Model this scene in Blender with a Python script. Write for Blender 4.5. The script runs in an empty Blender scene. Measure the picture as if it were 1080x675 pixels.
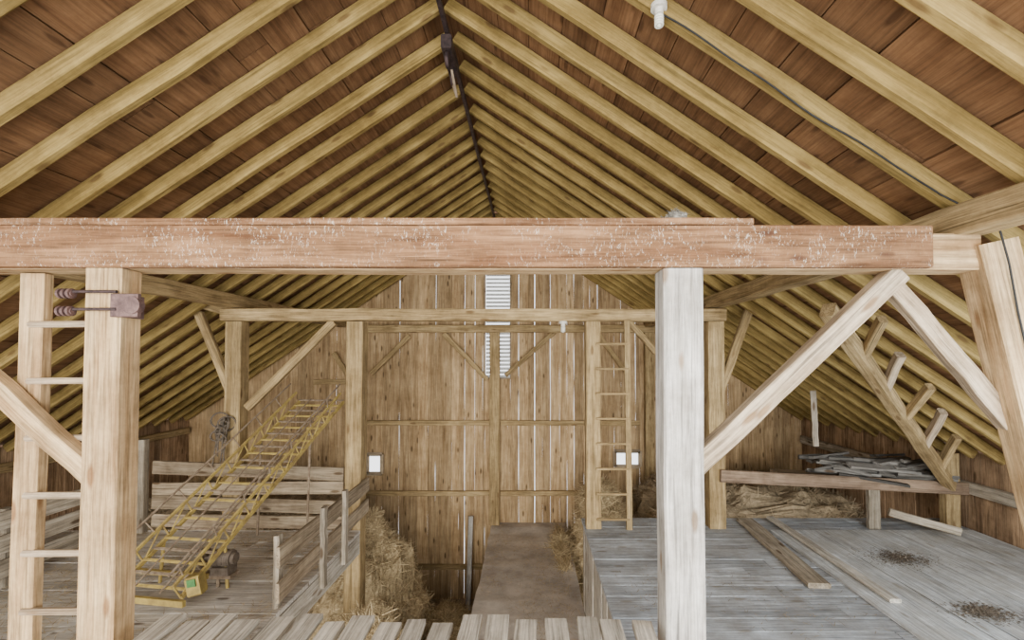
import bpy, math, random
from mathutils import Vector, noise, Matrix
random.seed(7)
E=4.7
S=480.0
def V(X,h,Z): return Vector((X,Z,E+h))
def PX(x,y,Z): return V((x-560)/S*Z,(380-y)/S*Z,Z)
COL=bpy.context.scene.collection
# ---------------------------------------------------------------- geometry
class Geo:
    def __init__(s): s.v=[];s.f=[];s.gc=[];s.rn=[]
    def timber(s,p0,p1,w,t,up=(0,0,1),seg=1,jit=0.0,cham=0.0,bow=0.0,taper=1.0,rn=None):
        p0=Vector(p0);p1=Vector(p1);d=(p1-p0);L=d.length;d.normalize()
        up=Vector(up)
        if abs(d.dot(up))>.98: up=Vector((0,1,0))
        side=d.cross(up).normalized();u=side.cross(d).normalized()
        if rn is None: rn=random.random()
        off=Vector((rn*37.0,rn*91.0,rn*53.0))
        if cham>0:
            a,b,c=w/2,t/2,cham
            ring=[(a,-b+c),(a,b-c),(a-c,b),(-a+c,b),(-a,b-c),(-a,-b+c),(-a+c,-b),(a-c,-b)]
        else: ring=[(w/2,-t/2),(w/2,t/2),(-w/2,t/2),(-w/2,-t/2)]
        n=len(ring);base=len(s.v)
        jx=jy=0
        for i in range(seg+1):
            k=i/seg
            sc=1+(taper-1)*k
            if jit: jx=random.uniform(-jit,jit);jy=random.uniform(-jit,jit)
            bo=bow*math.sin(math.pi*k)
            for (x,y) in ring:
                xx=x*sc+jx+(random.uniform(-jit,jit)*.6 if jit else 0)
                yy=y*sc+jy+bo+(random.uniform(-jit,jit)*.6 if jit else 0)
                s.v.append(p0+d*(L*k)+side*xx+u*yy)
                s.gc.append(Vector((L*k,x,y))+off);s.rn.append(rn)
        for i in range(seg):
            for j in range(n):
                a=base+i*n+j;b=base+i*n+(j+1)%n
                s.f.append((a,a+n,b+n,b))
        s.f.append(tuple(base+j for j in range(n)))
        s.f.append(tuple(base+seg*n+j for j in reversed(range(n))))
        return s
    def cyl(s,p0,p1,r,n=12,r1=None,rn=None,cap=True):
        p0=Vector(p0);p1=Vector(p1);d=p1-p0;L=d.length;d.normalize()
        up=Vector((0,0,1)) if abs(d.z)<.95 else Vector((0,1,0))
        a=d.cross(up).normalized();b=a.cross(d).normalized()
        r1=r if r1 is None else r1
        rn=random.random() if rn is None else rn
        base=len(s.v)
        for k,(p,rr) in enumerate(((p0,r),(p1,r1))):
            for j in range(n):
                t=2*math.pi*j/n
                s.v.append(p+a*rr*math.cos(t)+b*rr*math.sin(t));s.gc.append(Vector((L*k,rr*math.cos(t),rr*math.sin(t)))+Vector((rn*31,rn*17,rn*9)));s.rn.append(rn)
        for j in range(n):
            s.f.append((base+j,base+(j+1)%n,base+n+(j+1)%n,base+n+j))
        if cap:
            s.f.append(tuple(base+j for j in reversed(range(n))));s.f.append(tuple(base+n+j for j in range(n)))
        return s
    def path(s,pts,r,n=8):
        for a,b in zip(pts[:-1],pts[1:]): s.cyl(a,b,r,n,rn=.5)
        return s
    def torus(s,c,ax,R,r,n=28,m=8):
        c=Vector(c);ax=Vector(ax).normalized()
        up=Vector((0,0,1)) if abs(ax.z)<.9 else Vector((1,0,0))
        a=ax.cross(up).normalized();b=ax.cross(a)
        base=len(s.v)
        for i in range(n):
            t=2*math.pi*i/n;rd=a*math.cos(t)+b*math.sin(t)
            for j in range(m):
                q=2*math.pi*j/m
                s.v.append(c+rd*(R+r*math.cos(q))+ax*r*math.sin(q));s.gc.append(Vector((t*R,q*r,0)));s.rn.append(.5)
        for i in range(n):
            for j in range(m):
                s.f.append((base+i*m+j,base+((i+1)%n)*m+j,base+((i+1)%n)*m+(j+1)%m,base+i*m+(j+1)%m))
        return s
    def blob(s,c,r,e=1.0,amp=.0,fr=2.0,nu=32,nv=16,flat=None):
        c=Vector(c);base=len(s.v)
        def sp(x,p): return math.copysign(abs(x)**p,x)
        for i in range(nv+1):
            la=-math.pi/2+math.pi*i/nv
            for j in range(nu):
                lo=2*math.pi*j/nu
                q=Vector((r[0]*sp(math.cos(la),e)*sp(math.cos(lo),e),r[1]*sp(math.cos(la),e)*sp(math.sin(lo),e),r[2]*sp(math.sin(la),e)))
                p=c+q
                if amp:
                    nn=noise.fractal(p*fr,.8,2.2,6)
                    p=p+q.normalized()*nn*amp
                if flat is not None and p.z<flat: p.z=flat
                s.v.append(p);s.gc.append(p.copy());s.rn.append(.5)
        for i in range(nv):
            for j in range(nu):
                s.f.append((base+i*nu+j,base+i*nu+(j+1)%nu,base+(i+1)*nu+(j+1)%nu,base+(i+1)*nu+j))
        return s
    def blade(s,p,d,nrm,L,w):
        side=d.cross(nrm)
        if side.length<1e-4: return
        side.normalize();base=len(s.v);rn=random.random()
        q=p+d*L
        for x in (p-side*w,p+side*w,q+side*w*.4,q-side*w*.4):
            s.v.append(x);s.gc.append(x.copy());s.rn.append(rn)
        s.f.append((base,base+1,base+2,base+3))
    def strawon(s,n,L=.12,w=.0025,spread=.5):
        vs=list(s.v);fs=[f for f in s.f if len(f)==4]
        for _ in range(n):
            f=random.choice(fs);a,b,c,dd=[vs[i] for i in f]
            nr=(b-a).cross(dd-a)
            if nr.length<1e-9: continue
            nr.normalize()
            p=a+(b-a)*random.random()+(dd-a)*random.random()
            d=Vector((random.gauss(0,1),random.gauss(0,1),random.gauss(0,.7))).normalized()
            d=(d-nr*d.dot(nr)*(1-spread*.4)).normalized()
            s.blade(p+nr*.004,d,nr,random.uniform(.4,1)*L,w)
def make(name,g,mat,label=None,cat=None,group=None,parent=None,kind=None,smooth=False,origin=None):
    if origin is None:
        if parent is not None: origin=Vector(g.v[0])
        else:
            xs=[v.x for v in g.v];ys=[v.y for v in g.v];zs=[v.z for v in g.v]
            origin=Vector(((min(xs)+max(xs))/2,(min(ys)+max(ys))/2,min(zs)))
    me=bpy.data.meshes.new(name)
    me.from_pydata([v-origin for v in g.v],[],g.f)
    a=me.attributes.new("gc",'FLOAT_VECTOR','POINT');a.data.foreach_set("vector",[c for q in g.gc for c in q])
    b=me.attributes.new("rnd",'FLOAT','POINT');b.data.foreach_set("value",g.rn)
    me.materials.append(mat)
    if smooth: me.polygons.foreach_set("use_smooth",[True]*len(me.polygons))
    me.update()
    o=bpy.data.objects.new(name,me);COL.objects.link(o)
    o.location=origin
    if parent is not None:
        o.parent=parent;o.location=origin-parent.location
    if label: o["label"]=label
    if cat: o["category"]=cat
    if group: o["group"]=group
    if kind: o["kind"]=kind
    return o
def empty(name,loc,label,cat,group=None):
    o=bpy.data.objects.new(name,None);COL.objects.link(o);o.location=loc;o.empty_display_size=.1
    o["label"]=label;o["category"]=cat
    if group:o["group"]=group
    return o
# ---------------------------------------------------------------- materials
def nt(name):
    m=bpy.data.materials.new(name);m.use_nodes=True;t=m.node_tree
    return m,t,t.nodes["Principled BSDF"]
def ramp(t,src,stops):
    r=t.nodes.new("ShaderNodeValToRGB");el=r.color_ramp.elements
    while len(el)<len(stops): el.new(.5)
    for e,(p,c) in zip(el,stops): e.position=p;e.color=(*c,1) if len(c)==3 else c
    t.links.new(src,r.inputs[0]);return r.outputs[0]
def mulv(t,src,v):
    n=t.nodes.new("ShaderNodeVectorMath");n.operation='MULTIPLY';t.links.new(src,n.inputs[0]);n.inputs[1].default_value=v;return n.outputs[0]
def nz(t,vec,scale=1,detail=5,rough=.6,dist=0):
    n=t.nodes.new("ShaderNodeTexNoise");n.inputs["Scale"].default_value=scale;n.inputs["Detail"].default_value=detail;n.inputs["Roughness"].default_value=rough;n.inputs["Distortion"].default_value=dist
    t.links.new(vec,n.inputs["Vector"]);return n.outputs["Fac"]
def mix(t,a,b,fac,mode='MIX'):
    n=t.nodes.new("ShaderNodeMix");n.data_type='RGBA';n.blend_type=mode
    for s,v in ((n.inputs[6],a),(n.inputs[7],b),(n.inputs[0],fac)):
        if hasattr(v,"is_linked"): t.links.new(v,s)
        elif isinstance(v,(tuple,list)): s.default_value=(*v,1)
        else: s.default_value=v
    return n.outputs[2]
def wood(name,ca,cb,knot=(.08,.045,.02),kamt=.8,rough=.85,var=(.75,1.2),speck=0,dust=None,dustamt=.0,grain=.55,stain=.6,crack=.55):
    m,t,b=nt(name)
    at=t.nodes.new("ShaderNodeAttribute");at.attribute_name="gc";g=at.outputs["Vector"]
    ar=t.nodes.new("ShaderNodeAttribute");ar.attribute_name="rnd"
    c=ramp(t,nz(t,mulv(t,g,(1.0,12,12)),1,6,.65,.5),[(.34,ca),(.66,cb)])
    gr=nz(t,mulv(t,g,(2.6,70,70)),1,4,.7,.3)
    gl=ramp(t,gr,[(.32,(1-grain,)*3),(.58,(1.08,)*3)])
    c=mix(t,c,gl,1.0,'MULTIPLY')
    # long drying cracks
    ck=nz(t,mulv(t,g,(.9,34,34)),1,2,.5,.2)
    c=mix(t,c,ramp(t,ck,[(.27,(1-crack,)*3),(.33,(1,1,1))]),1.0,'MULTIPLY')
    vo=t.nodes.new("ShaderNodeTexVoronoi");vo.inputs["Scale"].default_value=1
    t.links.new(mulv(t,g,(2.4,8,8)),vo.inputs["Vector"])
    kf=ramp(t,vo.outputs["Distance"],[(.10,(kamt,)*3),(.18,(0,0,0))])
    c=mix(t,c,knot,kf)
    mr=t.nodes.new("ShaderNodeMapRange");mr.inputs["To Min"].default_value=var[0];mr.inputs["To Max"].default_value=var[1]
    t.links.new(ar.outputs["Fac"],mr.inputs[0])
    cc=t.nodes.new("ShaderNodeCombineColor")
    for i in range(3): t.links.new(mr.outputs[0],cc.inputs[i])
    c=mix(t,c,cc.outputs[0],1.0,'MULTIPLY')
    tc=t.nodes.new("ShaderNodeTexCoord")
    st=nz(t,tc.outputs["Object"],1.7,6,.75)
    c=mix(t,c,ramp(t,st,[(.35,(stain,stain*.94,stain*.88)),(.6,(1.08,1.08,1.08))]),.9,'MULTIPLY')
    if dust:
        d2=nz(t,tc.outputs["Object"],2.6,7,.75)
        c=mix(t,c,dust,ramp(t,d2,[(.42,(0,0,0)),(.62,(dustamt,)*3)]))
    if speck:
        s1=nz(t,mulv(t,g,(95,34,34)),1,4,.75,1.0)
        s2=nz(t,mulv(t,g,(3,6,6)),1,4,.65)
        f=ramp(t,s1,[(.57,(0,0,0)),(.65,(speck,)*3)])
        f2=ramp(t,s2,[(.44,(.08,)*3),(.56,(1,1,1))])
        f=mix(t,f,f2,1.0,'MULTIPLY')
        c=mix(t,c,(.78,.70,.58),f)
    t.links.new(c,b.inputs["Base Color"]);b.inputs["Roughness"].default_value=rough
    b.inputs["Specular IOR Level"].default_value=.2
    bp=t.nodes.new("ShaderNodeBump");bp.inputs["Strength"].default_value=.45;bp.inputs["Distance"].default_value=.006
    t.links.new(gr,bp.inputs["Height"]);t.links.new(bp.outputs[0],b.inputs["Normal"])
    return m
def plain(name,ca,cb,scale=8,rough=.7,metal=0,bump=.3,rndmix=0):
    m,t,b=nt(name)
    tc=t.nodes.new("ShaderNodeTexCoord")
    n=nz(t,tc.outputs["Object"],scale,6,.7)
    c=ramp(t,n,[(.35,ca),(.65,cb)])
    if rndmix:
        ar=t.nodes.new("ShaderNodeAttribute");ar.attribute_name="rnd"
        c=mix(t,c,ramp(t,ar.outputs["Fac"],[(0,(.55,.5,.42)),(1,(1.45,1.4,1.3))]),1.0,'MULTIPLY')
    t.links.new(c,b.inputs["Base Color"]);b.inputs["Roughness"].default_value=rough;b.inputs["Metallic"].default_value=metal
    b.inputs["Specular IOR Level"].default_value=.3
    bp=t.nodes.new("ShaderNodeBump");bp.inputs["Strength"].default_value=bump;bp.inputs["Distance"].default_value=.02
    t.links.new(n,bp.inputs["Height"]);t.links.new(bp.outputs[0],b.inputs["Normal"])
    return m
M_roof=wood("roof_board_wood",(.165,.085,.040),(.285,.158,.078),knot=(.09,.045,.022),var=(.78,1.15),grain=.28,crack=.2,stain=.7)
M_raft=wood("rafter_wood",(.26,.18,.055),(.43,.31,.11),knot=(.15,.09,.035),var=(.85,1.1),grain=.35,crack=.35)
M_post=wood("post_wood",(.40,.25,.12),(.66,.48,.27),knot=(.22,.11,.045),var=(.95,1.08),stain=.6)
M_grey=wood("pale_grey_wood",(.42,.40,.36),(.70,.68,.64),knot=(.26,.18,.11),var=(.95,1.08),stain=.6)
M_brace=wood("pale_brace_wood",(.38,.29,.19),(.66,.54,.39),knot=(.26,.16,.08),var=(.95,1.08),stain=.6)
M_tan=wood("tan_beam_wood",(.28,.195,.09),(.50,.37,.19),knot=(.15,.09,.04),var=(.85,1.1))
M_red=wood("red_beam_wood",(.165,.078,.036),(.34,.19,.095),knot=(.08,.035,.022),var=(.98,1.02),speck=.8,stain=.55)
M_redr=wood("rail_red_wood",(.16,.11,.075),(.29,.21,.145),var=(.85,1.1))
M_wall=wood("wall_board_wood",(.32,.21,.105),(.58,.42,.235),knot=(.10,.06,.03),var=(.68,1.15),kamt=.85,stain=.7,grain=.4,crack=.4)
M_wallr=wood("side_wall_wood",(.24,.15,.085),(.45,.30,.175),var=(.65,1.25))
M_fence=wood("fence_board_wood",(.24,.18,.12),(.44,.36,.25),var=(.7,1.25))
M_floor=wood("loft_floor_wood",(.40,.43,.46),(.66,.71,.76),knot=(.25,.22,.18),var=(.8,1.12),dust=(.27,.25,.22),dustamt=.5)
M_floor2=wood("light_floor_wood",(.50,.52,.53),(.76,.78,.78),knot=(.3,.27,.22),var=(.85,1.1),dust=(.40,.37,.31),dustamt=.55)
M_floorl=wood("left_floor_wood",(.50,.47,.42),(.76,.72,.66),var=(.85,1.15),dust=(.48,.42,.33),dustamt=.6)
M_plank=wood("weathered_plank_wood",(.42,.38,.31),(.68,.63,.54),var=(.8,1.2),knot=(.2,.15,.1))
M_rail=wood("grey_rail_wood",(.28,.235,.17),(.49,.43,.34),var=(.8,1.15))
M_scrap=wood("scrap_grey_wood",(.13,.12,.105),(.29,.275,.25),var=(.45,1.25))
M_hay=plain("hay",(.34,.27,.16),(.60,.50,.33),22,.95,0,.5,1)
M_hayd=plain("old_hay",(.20,.16,.105),(.38,.31,.215),22,.95,0,.7,1)
M_dirt=plain("packed_earth",(.18,.14,.095),(.32,.26,.19),5,.95,0,.6)
M_path=plain("dusty_concrete",(.34,.30,.26),(.62,.56,.49),2.2,.95,0,.3)
M_iron=plain("dark_iron",(.035,.028,.03),(.10,.07,.07),20,.55,.6)
M_ropem=plain("old_rope",(.06,.05,.04),(.15,.12,.09),20,.9)
M_purp=plain("painted_iron",(.08,.05,.05),(.19,.12,.11),20,.5,.3)
M_yel=plain("worn_yellow_paint",(.28,.20,.075),(.54,.41,.12),9,.8,.1)
M_yelb=plain("yellow_paint",(.26,.19,.07),(.50,.38,.11),9,.7,.1)
M_rust=plain("rusty_steel",(.17,.12,.08),(.34,.27,.19),16,.8,.2)
M_green=plain("green_paint",(.05,.15,.05),(.1,.26,.08),10,.5)
M_motor=plain("brown_motor_metal",(.11,.085,.065),(.22,.18,.14),14,.6,.3)
M_cable=plain("black_cable",(.015,.015,.015),(.03,.03,.03),10,.6)
M_porc=plain("white_porcelain",(.62,.6,.52),(.76,.74,.66),6,.3)
M_bulb=plain("frosted_bulb_glass",(.72,.72,.62),(.82,.82,.74),4,.15)
M_nest=plain("nest_mud",(.22,.22,.22),(.42,.42,.40),30,.95,0,1,1)
M_dark=plain("dark_debris",(.12,.10,.08),(.26,.22,.18),30,.95,0,1,1)
m,t,b=nt("louver_slats");b.inputs["Base Color"].default_value=(.55,.55,.53,1);b.inputs["Roughness"].default_value=.6
tr=t.nodes.new("ShaderNodeBsdfTranslucent");tr.inputs[0].default_value=(.7,.7,.68,1)
mx=t.nodes.new("ShaderNodeMixShader");mx.inputs[0].default_value=.18
t.links.new(b.outputs[0],mx.inputs[1]);t.links.new(tr.outputs[0],mx.inputs[2]);t.links.new(mx.outputs[0],t.nodes["Material Output"].inputs[0])
M_louv=m
# ---------------------------------------------------------------- shell
XR=-.7125;HR=3.0;SL=.67;XL=-6.81;XW=5.39;Z3=9.1
def roofh(X): return HR-SL*abs(X-XR)
cs=math.cos(math.atan(SL))
for sgn in (-1,1):
    g=Geo();a=0.0;tot=6.35/cs
    while a<tot:
        w=random.uniform(.24,.32);a1=min(a+w-.006,tot)
        am=(a+a1)/2*cs;X=XR+sgn*am;h=HR-SL*am
        z=-1.2-random.random()*.3
        up=Vector((sgn*SL,0,1)).normalized()
        g.timber(V(X,h+.046,z),V(X,h+.046,Z3+.35),w+.03,.012,up=up)
        while z<Z3+.3:
            z1=min(z+random.uniform(2.0,4.0),Z3+.35)
            o=random.uniform(-.006,.006)
            g.timber(V(X,h+.017+o,z),V(X,h+.017+o,z1-.008),a1-a,.022,up=up)
            z=z1
        a+=w
    make("ceiling",g,M_roof,"rusty brown board roof deck of gable barn","roof",kind="structure")
def boardwall(name,axis,fixed,lo,hi,bot,topf,mat,holes=(),gap=(.0,.0032),wr=(.12,.20),label="",slit=.045,til=.005):
    g=Geo();x=lo
    while x<hi-.004:
        w=random.uniform(*wr);gp=random.uniform(*gap)
        if random.random()<slit: gp+=random.uniform(.003,.010)
        nx=min(x+w,hi)
        for (a,b_,h0,h1) in holes:
            for e_ in (a,b_):
                if x+.03<e_<nx: nx=e_;gp=.001
        x1=nx-gp
        c=(x+x1)/2
        segs=[(bot,topf(c))]
        for (a,b_,h0,h1) in holes:
            if c>a and c<b_:
                ns=[]
                for (s0,s1) in segs:
                    if h0>s0 and h0<s1: ns.append((s0,h0))
                    if h1<s1 and h1>s0: ns.append((h1,s1))
                    if h1<=s0 or h0>=s1: ns.append((s0,s1))
                segs=ns
        rn=random.random();jo=random.uniform(-.008,.008)
        for s0,s1 in segs:
            if axis=='x': g.timber(V(c,s0,fixed+jo),V(c+random.uniform(-til,til),s1,fixed+jo),x1-x,.025,up=(0,1,0),rn=rn,seg=14,jit=.0028)
            else: g.timber(V(fixed+jo,s0,c),V(fixed+jo,s1,c),.025,x1-x,up=(0,1,0),rn=rn)
        x=nx
    return make(name,g,mat,label,"wall",kind="structure")
LV=(-.92,-.41,-.36,1.75)
W1=(-3.24,-2.95,-2.24,-1.86);W2=(1.66,2.16,-2.10,-1.80)
boardwall("wall_back",'x',Z3,XL,XW,-E,lambda c:roofh(c)-.03,M_wall,[LV,W1,W2],label="weathered vertical board gable wall with light through gaps")
boardwall("wall_left",'y',XL,-1.0,Z3,-E,lambda c:roofh(XL)-.03,M_wallr,label="brown vertical board side wall",slit=.12)
boardwall("wall_right",'y',XW,-1.0,Z3,-E,lambda c:roofh(XW)-.03,M_wallr,[(.3,4.0,-2.6,-1.1)],label="brown vertical board side wall with doorway")
boardwall("wall_front_blocker",'x',-1.15,XL,XW,-E,lambda c:roofh(c)-.03,M_wallr,[(-5.6,4.0,-5,3.2)],label="brown vertical board wall around wide doorway, added unseen to darken side bays")  # unseen wall behind the camera, added to block light from the side bays
g=Geo().timber(V(-.7,-E-.05,-2),V(-.7,-E-.05,Z3+.2),13.2,.1)
make("floor",g,M_dirt,"packed earth barn ground floor","floor",kind="structure")
g=Geo().timber(V(-.04,-3.2-.75,2.7),V(-.04,-3.2-.75,Z3-.03),1.44,1.49,seg=24,jit=.012)
make("floor_drive",g,M_path,"dusty brown concrete drive between the lofts","floor",kind="structure")
def deck(name,x0,x1,z0,z1,h,mat,label):
    g=Geo();z=z0
    while z<z1:
        w=random.uniform(.15,.21);ze=min(z+w-.008,z1)
        x=x0
        while x<x1:
            xe=min(x+random.uniform(1.4,3.6),x1)
            if x1-xe<.5: xe=x1
            o=random.uniform(-.003,.003)
            g.timber(V(x,h-.02+o,(z+ze)/2),V(xe-.006,h-.02+o,(z+ze)/2),ze-z,.04)
            x=xe
        z+=w
    return make(name,g,mat,label,"floor",kind="structure")
FL=-2.06;EL=-2.06
deck("floor_loft_right",.66,XW-.03,2.66,6.0,FL,M_floor,"pale blue-grey worn plank loft floor")
g=Geo();x=2.86
while x<5.2:
    w=random.uniform(.16,.24)
    g.timber(V(x+w/2+random.uniform(-.01,.01),FL+.017,3.2),V(x+w/2,FL+.017,5.5),w-.006,.03,rn=random.random());x+=w
make("floor_loft_patch",g,M_floor2,"light boards laid over the loft floor","floor",kind="structure")
deck("floor_loft_left",XL+.03,EL,2.66,5.56,FL,M_floorl,"dusty straw-strewn plank loft floor")
boardwall("wall_loft_right",'y',.70,2.66,6.0,-E,lambda c:FL-.045,M_plank,label="pale boards closing the loft edge")
g=Geo().timber(V(EL-.03,FL-.16,2.66),V(EL-.03,FL-.16,5.55),.05,.22,seg=4,jit=.002)
make("trim_loft",g,M_plank,"grey rim joist under loft floor edge","trim",kind="structure")
# louver and windows
def framed(name,rect,fw,label,slats=0,mull=False):
    x0,x1,h0,h1=rect;e=empty(name,V((x0+x1)/2,h0,Z3-.03),label,"window");e["kind"]="structure"
    g=Geo();Z=Z3-.03
    g.timber(V(x0,h0,Z),V(x0,h1,Z),fw,.05,up=(0,1,0));g.timber(V(x1,h0,Z),V(x1,h1,Z),fw,.05,up=(0,1,0))
    g.timber(V(x0,h0,Z),V(x1,h0,Z),.05,fw);g.timber(V(x0,h1,Z),V(x1,h1,Z),.05,fw)
    if mull: g.timber(V((x0+x1)/2,h0,Z+.03),V((x0+x1)/2,h1,Z+.03),.03,.03,up=(0,1,0))
    make("frame",g,M_fence,parent=e)
    if slats:
        g=Geo()
        for i in range(slats):
            h=h0+(i+.5)*(h1-h0)/slats
            g.timber(V(x0+.02,h,Z3+.02),V(x1-.02,h,Z3+.02),.07,.008,up=Vector((0,-.75,.8)))
        make("slats",g,M_louv,parent=e)
    return e
framed("window_1",LV,.03,"tall narrow louvered vent with pale slats",slats=27)
framed("window_2",W1,.07,"small bright barn window")
framed("window_3",W2,.07,"small bright divided barn window",mull=True)
# ---------------------------------------------------------------- rafters
z=2.5-4*.38
while z<9.0:
    for sgn in (-1,1):
        zz=z+random.uniform(-.02,.02)
        end=6.05
        off=.060/cs+.008
        g=Geo().timber(V(XR+sgn*.035,HR-off-.02,zz),V(XR+sgn*end,HR-SL*end-off,zz+random.uniform(-.02,.02)),.072,.11,up=(0,0,1),seg=12,jit=.0035,cham=.012)
        make("rafter",g,M_raft,"olive-tan roof rafter under brown boards","rafter","main roof rafters")
    z+=.38
# ---------------------------------------------------------------- frame timbers
def T(name,p0,p1,w,t,mat,label,cat,group=None,up=(0,0,1),seg=10,jit=.003,cham=.01,**k):
    g=Geo().timber(p0,p1,w,t,up=up,seg=seg,jit=jit,cham=cham,**k)
    return make(name,g,mat,label,cat,group)
PG="timber posts"
def post(X,h0,h1,Z,w,t,mat,label,X1=None):
    return T("post",V(X,h0,Z),V(X if X1 is None else X1,h1,Z),w,t,mat,label,"post",PG,up=(0,1,0))
# front frame
post(-2.205,-E,.475,2.40,.185,.14,M_post,"thick knotty light wood post with iron bracket")
post(.785,-E,.475,2.42,.205,.17,M_grey,"thick whitish grey weathered post")
post(3.60,-E,.62,2.42,.21,.16,M_post,"leaning tan post carrying the purlin",X1=2.43)
T("beam",V(-4.0,.573,2.45),V(2.36,.573,2.45),.16,.19,M_post,"pale wooden tie beam behind red facing plank","beam","tie beams",seg=16)
T("facing_plank",V(-4.0,.585,2.34),V(2.06,.585,2.34),.05,.215,M_red,"weathered red-brown plank with white specks on tie beam","plank",seg=16,jit=.002,cham=.006)
T("top_plank",V(-4.0,.712,2.40),V(1.14,.712,2.40),.18,.034,M_red,"long thin red plank lying on the tie beam","plank",seg=16,jit=.002,cham=.004)
T("brace",V(1.97,.47,2.44),V(.81,-.62,2.44),.09,.104,M_brace,"pale diagonal brace on the whitish post","brace","knee braces",cham=.005)
T("brace",V(2.00,.42,2.52),V(2.62,-.40,2.46),.07,.092,M_brace,"pale diagonal brace on the leaning post","brace","knee braces",cham=.005)
T("brace",V(-3.55,.53,2.395),V(-2.23,-.65,2.395),.08,.10,M_post,"light wood diagonal brace beside the ladder","brace","knee braces",cham=.005)
# purlin plates
for X in (-3.73,2.31):
    T("purlin",V(X,.735,.3),V(X,.735,9.0),.17,.16,M_tan,"long tan purlin timber under the rafters","beam","purlins",seg=20,jit=.006)
# second frame
Z2=5.70
T("beam",V(-3.85,.565,Z2),V(2.42,.565,Z2),.18,.15,M_tan,"tan wooden tie beam across the barn","beam","tie beams",seg=18,jit=.005)
post(-2.18,-E,.48,Z2,.20,.2,M_tan,"tan wooden post rising past the loft edge")
post(.77,FL,.48,Z2,.18,.18,M_tan,"tan wooden post with ladder rungs")
post(-3.68,FL,.48,Z2,.2,.18,M_tan,"tan wooden purlin post with hanging rope coil")
post(2.29,FL,.48,Z2,.2,.18,M_tan,"tan wooden purlin post on the loft")
def br(a,b,w=.1,mat=M_tan,Za=Z2):
    p0=PX(a[0],a[1],Za);p1=PX(b[0],b[1],Za)
    T("brace",p0,p1,.08,w,mat,"tan diagonal knee brace","brace","knee braces",seg=5)
br((209,330),(246,418));br((352,339),(262,430));br((790,328),(757,418))
br((663,339),(692,372),.07)
T("purlin_strut",PX(165,308,5.7),PX(262,334,5.7),.1,.11,M_tan,"slanting tan timber below the purlin","beam",seg=6)
# back frame
Zb=8.97
T("beam",V(-3.3,.62,Zb),V(2.45,.62,Zb),.12,.15,M_tan,"tan wooden tie beam on gable wall","beam","tie beams",seg=14)
for X,lab in ((-.71,"tan middle post against the gable wall"),(2.32,"tan post against the gable wall"),(-3.45,"tan post against the gable wall")):
    post(X,-3.19 if X==-.71 else -E,.54,Zb-.02,.2 if X==-.71 else .17,.13,M_tan,lab)
for a,b_ in (((432,354),(392,394)),((468,352),(514,400)),((585,350),(533,396)),((632,354),(660,392)),((352,372),(375,408))):
    p0=PX(a[0],a[1],Zb);p1=PX(b_[0],b_[1],Zb)
    T("brace",p0,p1,.06,.09,M_tan,"thin tan brace on the gable wall","brace","gable wall braces",seg=4)
for h,x0,x1 in ((-1.24,-3.3,-.82),(-1.24,-.6,2.15),(-2.62,-3.3,-.82),(-2.62,-.6,2.15),(-4.05,-2.4,-.85),(-.43,-4.3,-3.55)):
    T("nailer",V(x0,h,Zb+.07),V(x1,h,Zb+.07),.06,.1,M_tan,"horizontal tan nailer across wall boards","rail","wall nailers",seg=6)
T("nailer",V(XL+.06,-1.38,2.5),V(XL+.06,-1.38,9.0),.07,.12,M_tan,"long nailer along side wall boards","rail","wall nailers")
T("nailer",V(XW-.06,-1.55,4.3),V(XW-.06,-1.55,9.0),.07,.14,M_rail,"long nailer along side wall boards","rail","wall nailers")
T("thin_pole",V(-1.18,-E,8.7),V(-1.16,-3.0,8.85),.09,.06,M_grey,"thin pale upright board beside the drive","board",up=(0,1,0))
# long roof brace with short struts
A=V(2.48,.42,3.80);B=V(5.10,-1.52,5.58)
T("roof_brace",A,B,.11,.13,M_tan,"long slanting timber under the roof slope","beam",seg=10,jit=.006)
for k,q_ in enumerate((.20,.36,.52,.70,.86)):
    q=A.lerp(B,q_)
    X1=q.x+random.uniform(-.06,.02);hh=HR-SL*(X1-XR)-.20
    T("strut",q+Vector((.03,.02,-.02)),V(X1,hh,q.y-.30+random.uniform(-.06,.06)),.07,.09,M_brace if k%2 else M_tan,"short tan strut between brace and rafters","brace","short roof struts",seg=3)
# ladders
e=empty("ladder",V(-2.70,-E,2.45),"light wood ladder of rungs fixed beside thick post","ladder")
make("side_rail",Geo().timber(V(-2.74,-E,2.48),V(-2.70,.47,2.48),.13,.06,up=(0,1,0),seg=10,jit=.002,cham=.006),M_post,parent=e)
for k in range(16):
    h=(380-340)/207*1.0-.305*k
    if h<-4.6: break
    make("rung",Geo().timber(V(-2.70,h,2.45),V(-2.30,h+.003,2.45),.035,.034,seg=2,cham=.010),M_brace,parent=e)
e=empty("ladder",V(1.19,FL,5.62),"thin tan ladder with rungs nailed to post","ladder")
make("side_rail",Geo().timber(V(1.2,FL,5.60),V(1.18,.49,5.60),.07,.05,up=(0,1,0),seg=8,jit=.002,cham=.004),M_tan,parent=e)
for k in range(9):
    h=.2-.305*k
    if h<FL+.05: break
    make("rung",Geo().timber(V(.8,h,5.585),V(1.2,h,5.585),.025,.028,seg=1,cham=.006),M_tan,parent=e)
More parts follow.
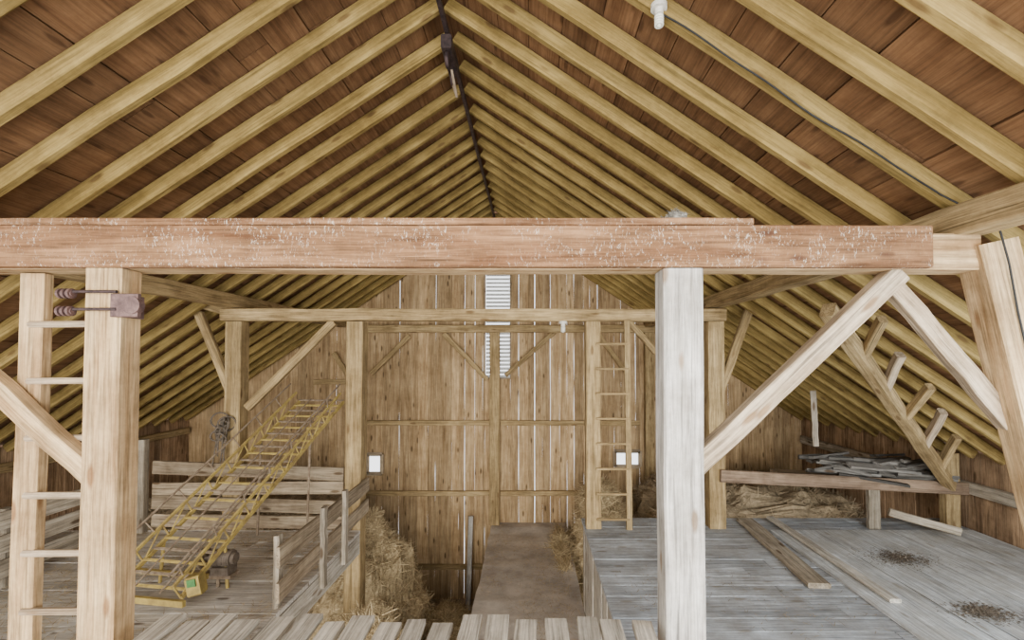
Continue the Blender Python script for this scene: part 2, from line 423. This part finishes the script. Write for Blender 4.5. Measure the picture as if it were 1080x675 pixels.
# ---------------------------------------------------------------- left loft fences
def boardrail(p0,p1,hh,mat,label,grp):
    T("rail_board",p0,p1,.03,hh,mat,label,"board",grp,seg=6,jit=.003,cham=.003)
for h,dx,ww in ((-1.33,.03,.16),(-1.54,-.02,.15),(-1.74,.02,.16),(-1.94,.0,.15)):
    boardrail(V(-4.6,h+dx,5.58),V(-2.28,h-dx-.03,5.58),ww,M_fence,"brown weathered fence board between posts","loft fence boards")
for h in (-1.45,-1.66,-1.88):
    boardrail(V(-4.75,h,2.9),V(-4.7,h+.03,5.45),.16,M_rail,"grey weathered board of long loft fence","long fence boards")
T("fence_post",V(-4.66,FL,5.50),V(-4.66,-.95,5.50),.09,.09,M_rail,"short grey fence post","post","fence posts")
T("fence_post",V(-4.80,FL,4.2),V(-4.80,-1.35,4.2),.08,.08,M_rail,"short grey fence post","post","fence posts")
for h,w,dh in ((-1.58,.17,0),(-1.84,.16,-.02)):
    boardrail(V(-2.045,h-.02+dh,3.72),V(-2.045,h+.03,5.75),w,M_fence,"grey-brown board of loft edge railing","edge railing boards")
for z,t_,xx in ((3.86,-1.46,EL-.06),(4.45,-1.42,-2.005),(4.95,-1.40,-2.005)):
    T("railing_post",V(xx,FL-.0 if xx<-2.03 else FL-.12,z),V(xx,t_,z),.045,.085,M_rail,"short upright of loft edge railing","post","railing posts",up=(0,1,0))
# ---------------------------------------------------------------- right loft objects
T("rail_board",V(2.3,-1.40,5.56),V(5.3,-1.56,5.56),.04,.15,M_redr,"weathered brown rail board across loft posts","board",seg=8)
T("fence_post",V(4.19,FL,5.62),V(4.19,-1.56,5.62),.14,.07,M_rail,"short stub post under brown rail","post","fence posts",up=(0,1,0))
T("fence_post",V(5.2,FL,5.70),V(5.2,-1.15,5.70),.17,.12,M_tan,"short post at side wall","post","fence posts",up=(0,1,0))
T("loose_board",V(4.25,-1.80,5.45),V(4.95,-1.98,5.3),.04,.09,M_rail,"leaning grey board near side wall","board","loose boards",seg=4)
T("loose_board",V(2.72,FL+.03,5.85),V(2.60,FL+.03,4.15),.20,.05,M_rail,"loose grey plank lying on loft floor","board","loose boards",seg=6)
T("loose_board",V(3.05,FL+.055,5.85),V(3.04,FL+.055,3.85),.10,.035,M_plank,"narrow loose strip lying on loft floor","board","loose boards",seg=6)
T("hanging_board",PX(857,412,5.55),PX(859,470,5.55),.07,.03,M_rail,"short grey board hanging upright under rafters","board",up=(0,1,0))
g=Geo()
for k in range(3): g.timber(V(3.2,-1.45-.01*k,5.67+.19*k),V(5.1,-1.52-.01*k,5.67+.19*k),.18,.03)
make("shelf",g,M_fence,"rough board shelf above the loft rail","shelf")
for k in range(42):
    lay=k/15
    x=random.uniform(3.45,4.75);L=random.uniform(.3,1.1);z=random.uniform(5.60,6.15)
    x1=min(x+L,5.10)
    hb=-1.42-(x-2.4)*.03+lay*.06+.03
    g=Geo();rr=random.uniform(-.05,.09)
    if k%4==0: g.timber(V(x,hb+.03,z),V(x1,hb-.02+rr,z+random.uniform(-.3,.3)),.06,.06,seg=6,jit=.008,cham=.018,bow=random.uniform(-.03,.03),taper=.7)
    else: g.timber(V(x,hb+.02,z),V(x1,hb-.02+rr,z+random.uniform(-.3,.3)),random.uniform(.06,.13),.03,up=(0,random.uniform(-.6,.6),1),seg=2,jit=.004)
    make("scrap_board",g,M_scrap,"grey scrap wood stacked on shelf","board","scrap wood pile")
# debris on floor
for (x,y,r) in ((945,590,.24),(1032,646,.16)):
    Z=-(FL)*S/(y-380);X=(x-560)/S*Z
    g=Geo()
    for _ in range(1500):
        a=random.uniform(0,6.28);q=abs(random.gauss(0,.5))*r
        g.blade(V(X+1.6*q*math.cos(a),FL+.036+random.random()*.01*max(0,1-q/r),Z+q*math.sin(a)),Vector((random.gauss(0,1),random.gauss(0,1),.1)).normalized(),Vector((0,0,1)),.018,.005)
    make("debris_pile",g,M_dark,"thin heap of dark droppings on floor","debris",kind="stuff")
def scatter(name,x0,x1,z0,z1,n,mat,label,L=.12,h=FL,thr=-.05):
    g=Geo()
    for _ in range(n):
        X=random.uniform(x0,x1);Z=random.uniform(z0,z1)
        if noise.noise(Vector((X*1.1,Z*1.1,3)))<thr+random.uniform(-.2,.2): continue
        a=random.uniform(0,6.28)
        g.blade(V(X,h+.003+random.random()*.012,Z),Vector((math.cos(a),math.sin(a),random.uniform(-.02,.08))),Vector((0,0,1)),random.uniform(.3,1)*L,.0025)
    make(name,g,mat,label,"straw",kind="stuff")
scatter("loose_straw",-6.6,EL-.05,2.8,5.5,9000,M_hay,"loose straw strewn over loft planks",thr=-.1)
scatter("loose_straw",.8,5.2,2.8,5.9,2600,M_hayd,"thin scatter of chaff on pale planks",.07)
scatter("loose_straw",-.72,.62,2.8,8.9,3500,M_hay,"loose straw on the dusty drive",.12,-3.19)
# hay
def hay(c,r,label,mat=M_hay,e=.45,amp=.16,n=9000,fr=2.6):
    g=Geo().blob(V(*c),(r[0],r[2],r[1]),e,amp,fr,130,64,flat=0);g.strawon(n,.20,.005,1.2)
    make("hay_pile",g,mat,label,"hay",kind="stuff")
hay((-4.85,-3.5,7.5),(1.75,1.3,1.2),"large loose hay mow beyond the loft",M_hayd,n=18000)
hay((3.5,-3.4,7.55),(1.65,1.4,1.2),"large loose hay mow beyond the loft",M_hayd,n=18000)
hay((-1.75,-4.5,4.75),(.75,1.75,.85),"golden hay spilling below the loft edge",e=1.0,n=24000,amp=.18,fr=3)
hay((-2.6,-4.8,7.25),(1.05,2.2,1.1),"pale loose straw slumped beside the post",e=1.15,n=36000,amp=.22,fr=3)
hay((-1.35,-4.75,7.2),(.55,.65,1.3),"low brown hay litter beside the drive",M_hay,e=1.15,n=16000,amp=.16,fr=3)
hay((1.18,-3.3,7.9),(.42,1.2,.95),"brown hay heap at the drive edge",M_hay,e=.9,n=16000,amp=.12,fr=3)
hay((.52,-3.28,7.9),(.18,.18,1.0),"small hay drift lying on the drive",M_hay,e=1.2,n=6000,amp=.06,fr=4)
# ---------------------------------------------------------------- deck planks
T("support_beam",V(-2.0,-1.50,2.24),V(.63,-1.50,2.24),.12,.16,M_rail,"rough grey beam carrying short deck planks","beam")
x=178
for k in range(22):
    w=random.uniform(.098,.125);X=(x+w*98-560)/196
    zo=2.47+random.uniform(-.05,.03)
    if X<-1.95: zo=2.3
    sk=random.uniform(-.04,.04)+(X+.6)*.07
    T("deck_plank",V(X*.98-sk*.3,-1.395+random.uniform(-.006,.006),1.3),V(X+sk*.2,-1.395+random.uniform(-.008,.012),zo),w,.035,M_plank,"short weathered grey deck plank","plank","deck planks",seg=4,jit=.003,cham=.003)
    x+=w*196+random.uniform(4,10)
    if x>662: break
# ---------------------------------------------------------------- hay elevator
p0=V(-3.16,-1.93,3.80);p1=V(-2.80,-.55,6.1)
e=empty("hay_elevator",V(-3.16,FL,3.80),"long rusty yellow bale elevator leaning up from loft floor","conveyor")
d=(p1-p0).normalized();side=d.cross(Vector((0,0,1))).normalized();n=side.cross(d).normalized();L=(p1-p0).length
HW=.32
for sg in (-1,1):
    g=Geo();o=side*(HW*sg)
    g.timber(p0+o,p1+o,.024,.034);g.timber(p0+o+n*.14,p1+o+n*.14,.020,.024)
    q=0
    while q<L-.28:
        g.cyl(p0+o+d*q,p0+o+d*q+n*.14,.008,6)
        g.cyl(p0+o+d*q,p0+o+d*(q+.28)+n*.14,.007,6);q+=.28
    make("side_rail",g,M_yel,parent=e)
    g=Geo().path([p0+o*1.10+n*.28,p1+o*1.10+n*.28],.010,8)
    q=.1
    while q<L:
        g.cyl(p0+o+d*q+n*.14,p0+o*1.10+d*q+n*.28,.007,6);q+=.38
    make("guide_rod",g,M_rust,parent=e)
q=.06;k=0
while q<L:
    g=Geo().timber(p0+d*q-side*HW+n*.02,p0+d*q+side*HW+n*.02,.02,.014,up=n)
    make("cross_bar",g,M_yel if k%2==0 else M_rust,parent=e)
    q+=.115;k+=1
for sg in (-.14,.14):
    make("drive_chain",Geo().path([p0+side*sg+n*.04,p1+side*sg+n*.04],.008,6),M_rust,parent=e)
for sg in (-1,1):
    a=p0+d*1.9+side*HW*sg
    make("leg",Geo().path([a,Vector((a.x,a.y-.05,E+FL))],.014,8),M_rust,parent=e)
    a=p0+d*.5+side*HW*sg
    make("leg",Geo().path([a,Vector((a.x+.03*sg,a.y,E+FL))],.014,8),M_yel,parent=e)
g=Geo().timber(p0-side*.36-d*.03-n*.03,p0+side*.36-d*.03-n*.03,.03,.05);g.timber(p0-side*.36+d*.22-n*.04,p0+side*.36+d*.22-n*.04,.025,.04)
make("foot_frame",g,M_yelb,parent=e)
bx=PX(205,616,3.75)
make("gear_box",Geo().timber(bx+Vector((-.05,.06,-.02)),bx+Vector((.05,.08,.0)),.11,.16,cham=.015),M_yelb,parent=e,label="yellow painted gear box")
make("label_plate",Geo().timber(bx+Vector((-.03,.006,.02)),bx+Vector((.035,.010,.03)),.008,.06),M_green,parent=e,label="green plate")
mt=PX(240,586,4.2)
g=Geo()
g.cyl(mt+Vector((-.10,0,0)),mt+Vector((.08,0,0)),.072,20).cyl(mt+Vector((.08,0,0)),mt+Vector((.11,0,0)),.05,20).cyl(mt+Vector((-.22,0,0)),mt+Vector((-.10,0,0)),.016,10)
for k in range(4): g.torus(mt+Vector((-.07+.045*k,0,0)),(1,0,0),.073,.004)
g.timber(mt+Vector((-.08,0,-.10)),mt+Vector((.08,0,-.10)),.13,.07)
make("motor",g,M_motor,parent=e)
make("pulley",Geo().torus(mt+Vector((-.18,0,0)),(1,0,0),.085,.013).cyl(mt+Vector((-.19,0,0)),mt+Vector((-.17,0,0)),.085,20),M_rust,parent=e)
make("motor_mount",Geo().timber(mt+Vector((-.40,0,-.15)),mt+Vector((.10,0,-.15)),.12,.03).cyl(mt+Vector((-.05,0,-.15)),Vector((mt.x-.05,mt.y,E+FL)),.016),M_rust,parent=e)
# rope bundle on post
g=Geo()
for k in range(12): g.torus(V(-3.74+random.uniform(-.05,.05),-.82+random.uniform(-.16,.10),5.56-.006*k),(random.uniform(-.9,.9),1,random.uniform(-.7,.7)),.055+random.uniform(-.025,.04),.010,n=16)
for k in range(6):
    a=-3.80+.025*k
    g.path([V(a,-.78,5.53),V(a+random.uniform(-.03,.03),-1.0,5.52),V(a+random.uniform(-.05,.05),-1.12-random.random()*.2,5.53)],.008)
make("rope_bundle",g,M_ropem,"dark tangled bundle of old rope hanging on post","rope")
# ---------------------------------------------------------------- hardware
e=empty("iron_bracket",V(-2.1,.2,2.30),"dark iron bracket with pins clamped on thick post","bracket")
make("clamp_plate",Geo().timber(V(-2.095,.28,2.33),V(-2.095,.28,2.45),.015,.12,cham=.004).timber(V(-2.14,.28,2.318),V(-2.0,.28,2.318),.02,.12,cham=.004),M_purp,parent=e)
make("side_knob",Geo().cyl(V(-2.03,.28,2.30),V(-2.03,.28,2.335),.045,18),M_purp,parent=e)
for k,h in enumerate((.35,.26)):
    make("pin",Geo().cyl(V(-2.36,h,2.31),V(-2.11,h,2.31),.008,10),M_iron,parent=e)
    g=Geo()
    for q in range(3): g.cyl(V(-2.40+.026*q,h-.01,2.31),V(-2.388+.026*q,h-.01,2.31),.026,16)
    g.cyl(V(-2.41,h-.01,2.31),V(-2.33,h-.01,2.31),.016,12)
    make("spool",g,M_purp,parent=e)
# hay track
T("hay_track",V(XR,2.78,.2),V(XR,2.78,9.0),.035,.05,M_iron,"dark iron hay trolley track under the ridge","rail",seg=6,jit=.003,cham=0)
e=empty("hay_trolley",V(XR,2.35,3.95),"dark iron hay trolley with pulleys on track","trolley")
make("trolley_body",Geo().timber(V(XR,2.68,3.75),V(XR,2.68,4.15),.09,.12,cham=.01),M_iron,parent=e)
for z in (3.82,4.08): make("pulley",Geo().torus(V(XR,2.56,z),(1,0,0),.05,.018).cyl(V(XR-.015,2.56,z),V(XR+.015,2.56,z),.05),M_iron,parent=e)
make("rope",Geo().path([V(XR+.03,2.5,3.85),V(XR+.05,2.35,4.0),V(XR-.01,2.55,4.1)],.012),M_rust,parent=e)
# lamps
def lamp(c,s,label):
    e=empty("light_bulb",c,label,"light bulb","bare light bulbs")
    make("socket",Geo().cyl(c,c+Vector((0,0,-.03))*s,.055*s,20).cyl(c+Vector((0,0,-.03))*s,c+Vector((0,0,-.07))*s,.03*s,18),M_porc,parent=e,smooth=False)
    g=Geo()
    for k in range(4): g.torus(c+Vector((0,0,-.085-.018*k))*s,(0,.1,1),.024*s,.009*s,18,8)
    g.blob(c+Vector((0,0,-.11))*s,(.022*s,.022*s,.05*s),nu=16,nv=10)
    make("bulb",g,M_bulb,parent=e,smooth=True)
X=.70;lamp(V(X,2.85-SL*(X-XR)+.04,2.44),.8,"white porcelain socket with bulb on a rafter")
lamp(V(.40,.485,5.66),.9,"small white bulb under tie beam")
g=Geo();pts=[]
for k in range(25):
    a=k/24;X=.72+a*1.5;pts.append(V(X,2.84-SL*(X-XR)+.015+.006*math.sin(a*20),2.445-.01*math.sin(a*9)))
pts+=[V(2.40,.70,2.32),V(2.45,.5,2.32),V(2.50,.25,2.33),V(2.55,.0,2.33),V(2.64,-.3,2.33),V(2.80,-.9,2.33),V(2.90,-1.3,2.33)]
g.path(pts,.005)
make("power_cable",g,M_cable,"thin black cable along rafter and down the post","cable")
g=Geo().blob(V(.76,.745,2.40),(.06,.06,.04),1,.03,14,24,12);g.strawon(300,.035,.003,1.0)
make("bird_nest",g,M_nest,"small grey bird nest on the tie beam","nest")
# ---------------------------------------------------------------- light
w=bpy.data.worlds.new("World");bpy.context.scene.world=w;w.use_nodes=True
bg=w.node_tree.nodes["Background"];bg.inputs[0].default_value=(.97,.98,1,1);bg.inputs[1].default_value=3.0
def area(loc,target,sx,sy,en,col):
    l=bpy.data.lights.new("daylight_fill",'AREA');l.shape='RECTANGLE';l.size=sx;l.size_y=sy;l.energy=en;l.color=col
    o=bpy.data.objects.new("daylight_fill",l);COL.objects.link(o);o.location=loc
    o.rotation_euler=(Vector(target)-Vector(loc)).to_track_quat('-Z','Y').to_euler();return o
area(V(-1.0,.1,-1.6),V(-.7,-.6,6),8,4.0,380,(1,.96,.88))
area(V(3.5,-.5,1.0),V(2.4,-2.3,5.0),1.6,1.2,140,(.80,.91,1))  # added fill lamp, unseen under the roof, cool light for the right loft
l=bpy.data.lights.new("fill_sun",'SUN');l.energy=4.2;l.angle=math.radians(50);l.color=(1,.94,.84)  # added fill sun from behind the camera, evens the light front to back
o=bpy.data.objects.new("fill_sun",l);COL.objects.link(o);o.location=V(0,0,-4)
o.rotation_euler=Vector((-.03,1,-.02)).to_track_quat('-Z','Y').to_euler()
# ---------------------------------------------------------------- camera
cam=bpy.data.cameras.new("camera");cam.lens=16;cam.sensor_width=36;cam.clip_start=.05
cam.shift_x=-20/1080;cam.shift_y=(42.5-S*math.tan(math.radians(1.5)))/1080
co=bpy.data.objects.new("camera",cam);COL.objects.link(co);co.location=(0,0,E);co.rotation_euler=(math.radians(91.5),0,0)
bpy.context.scene.camera=co
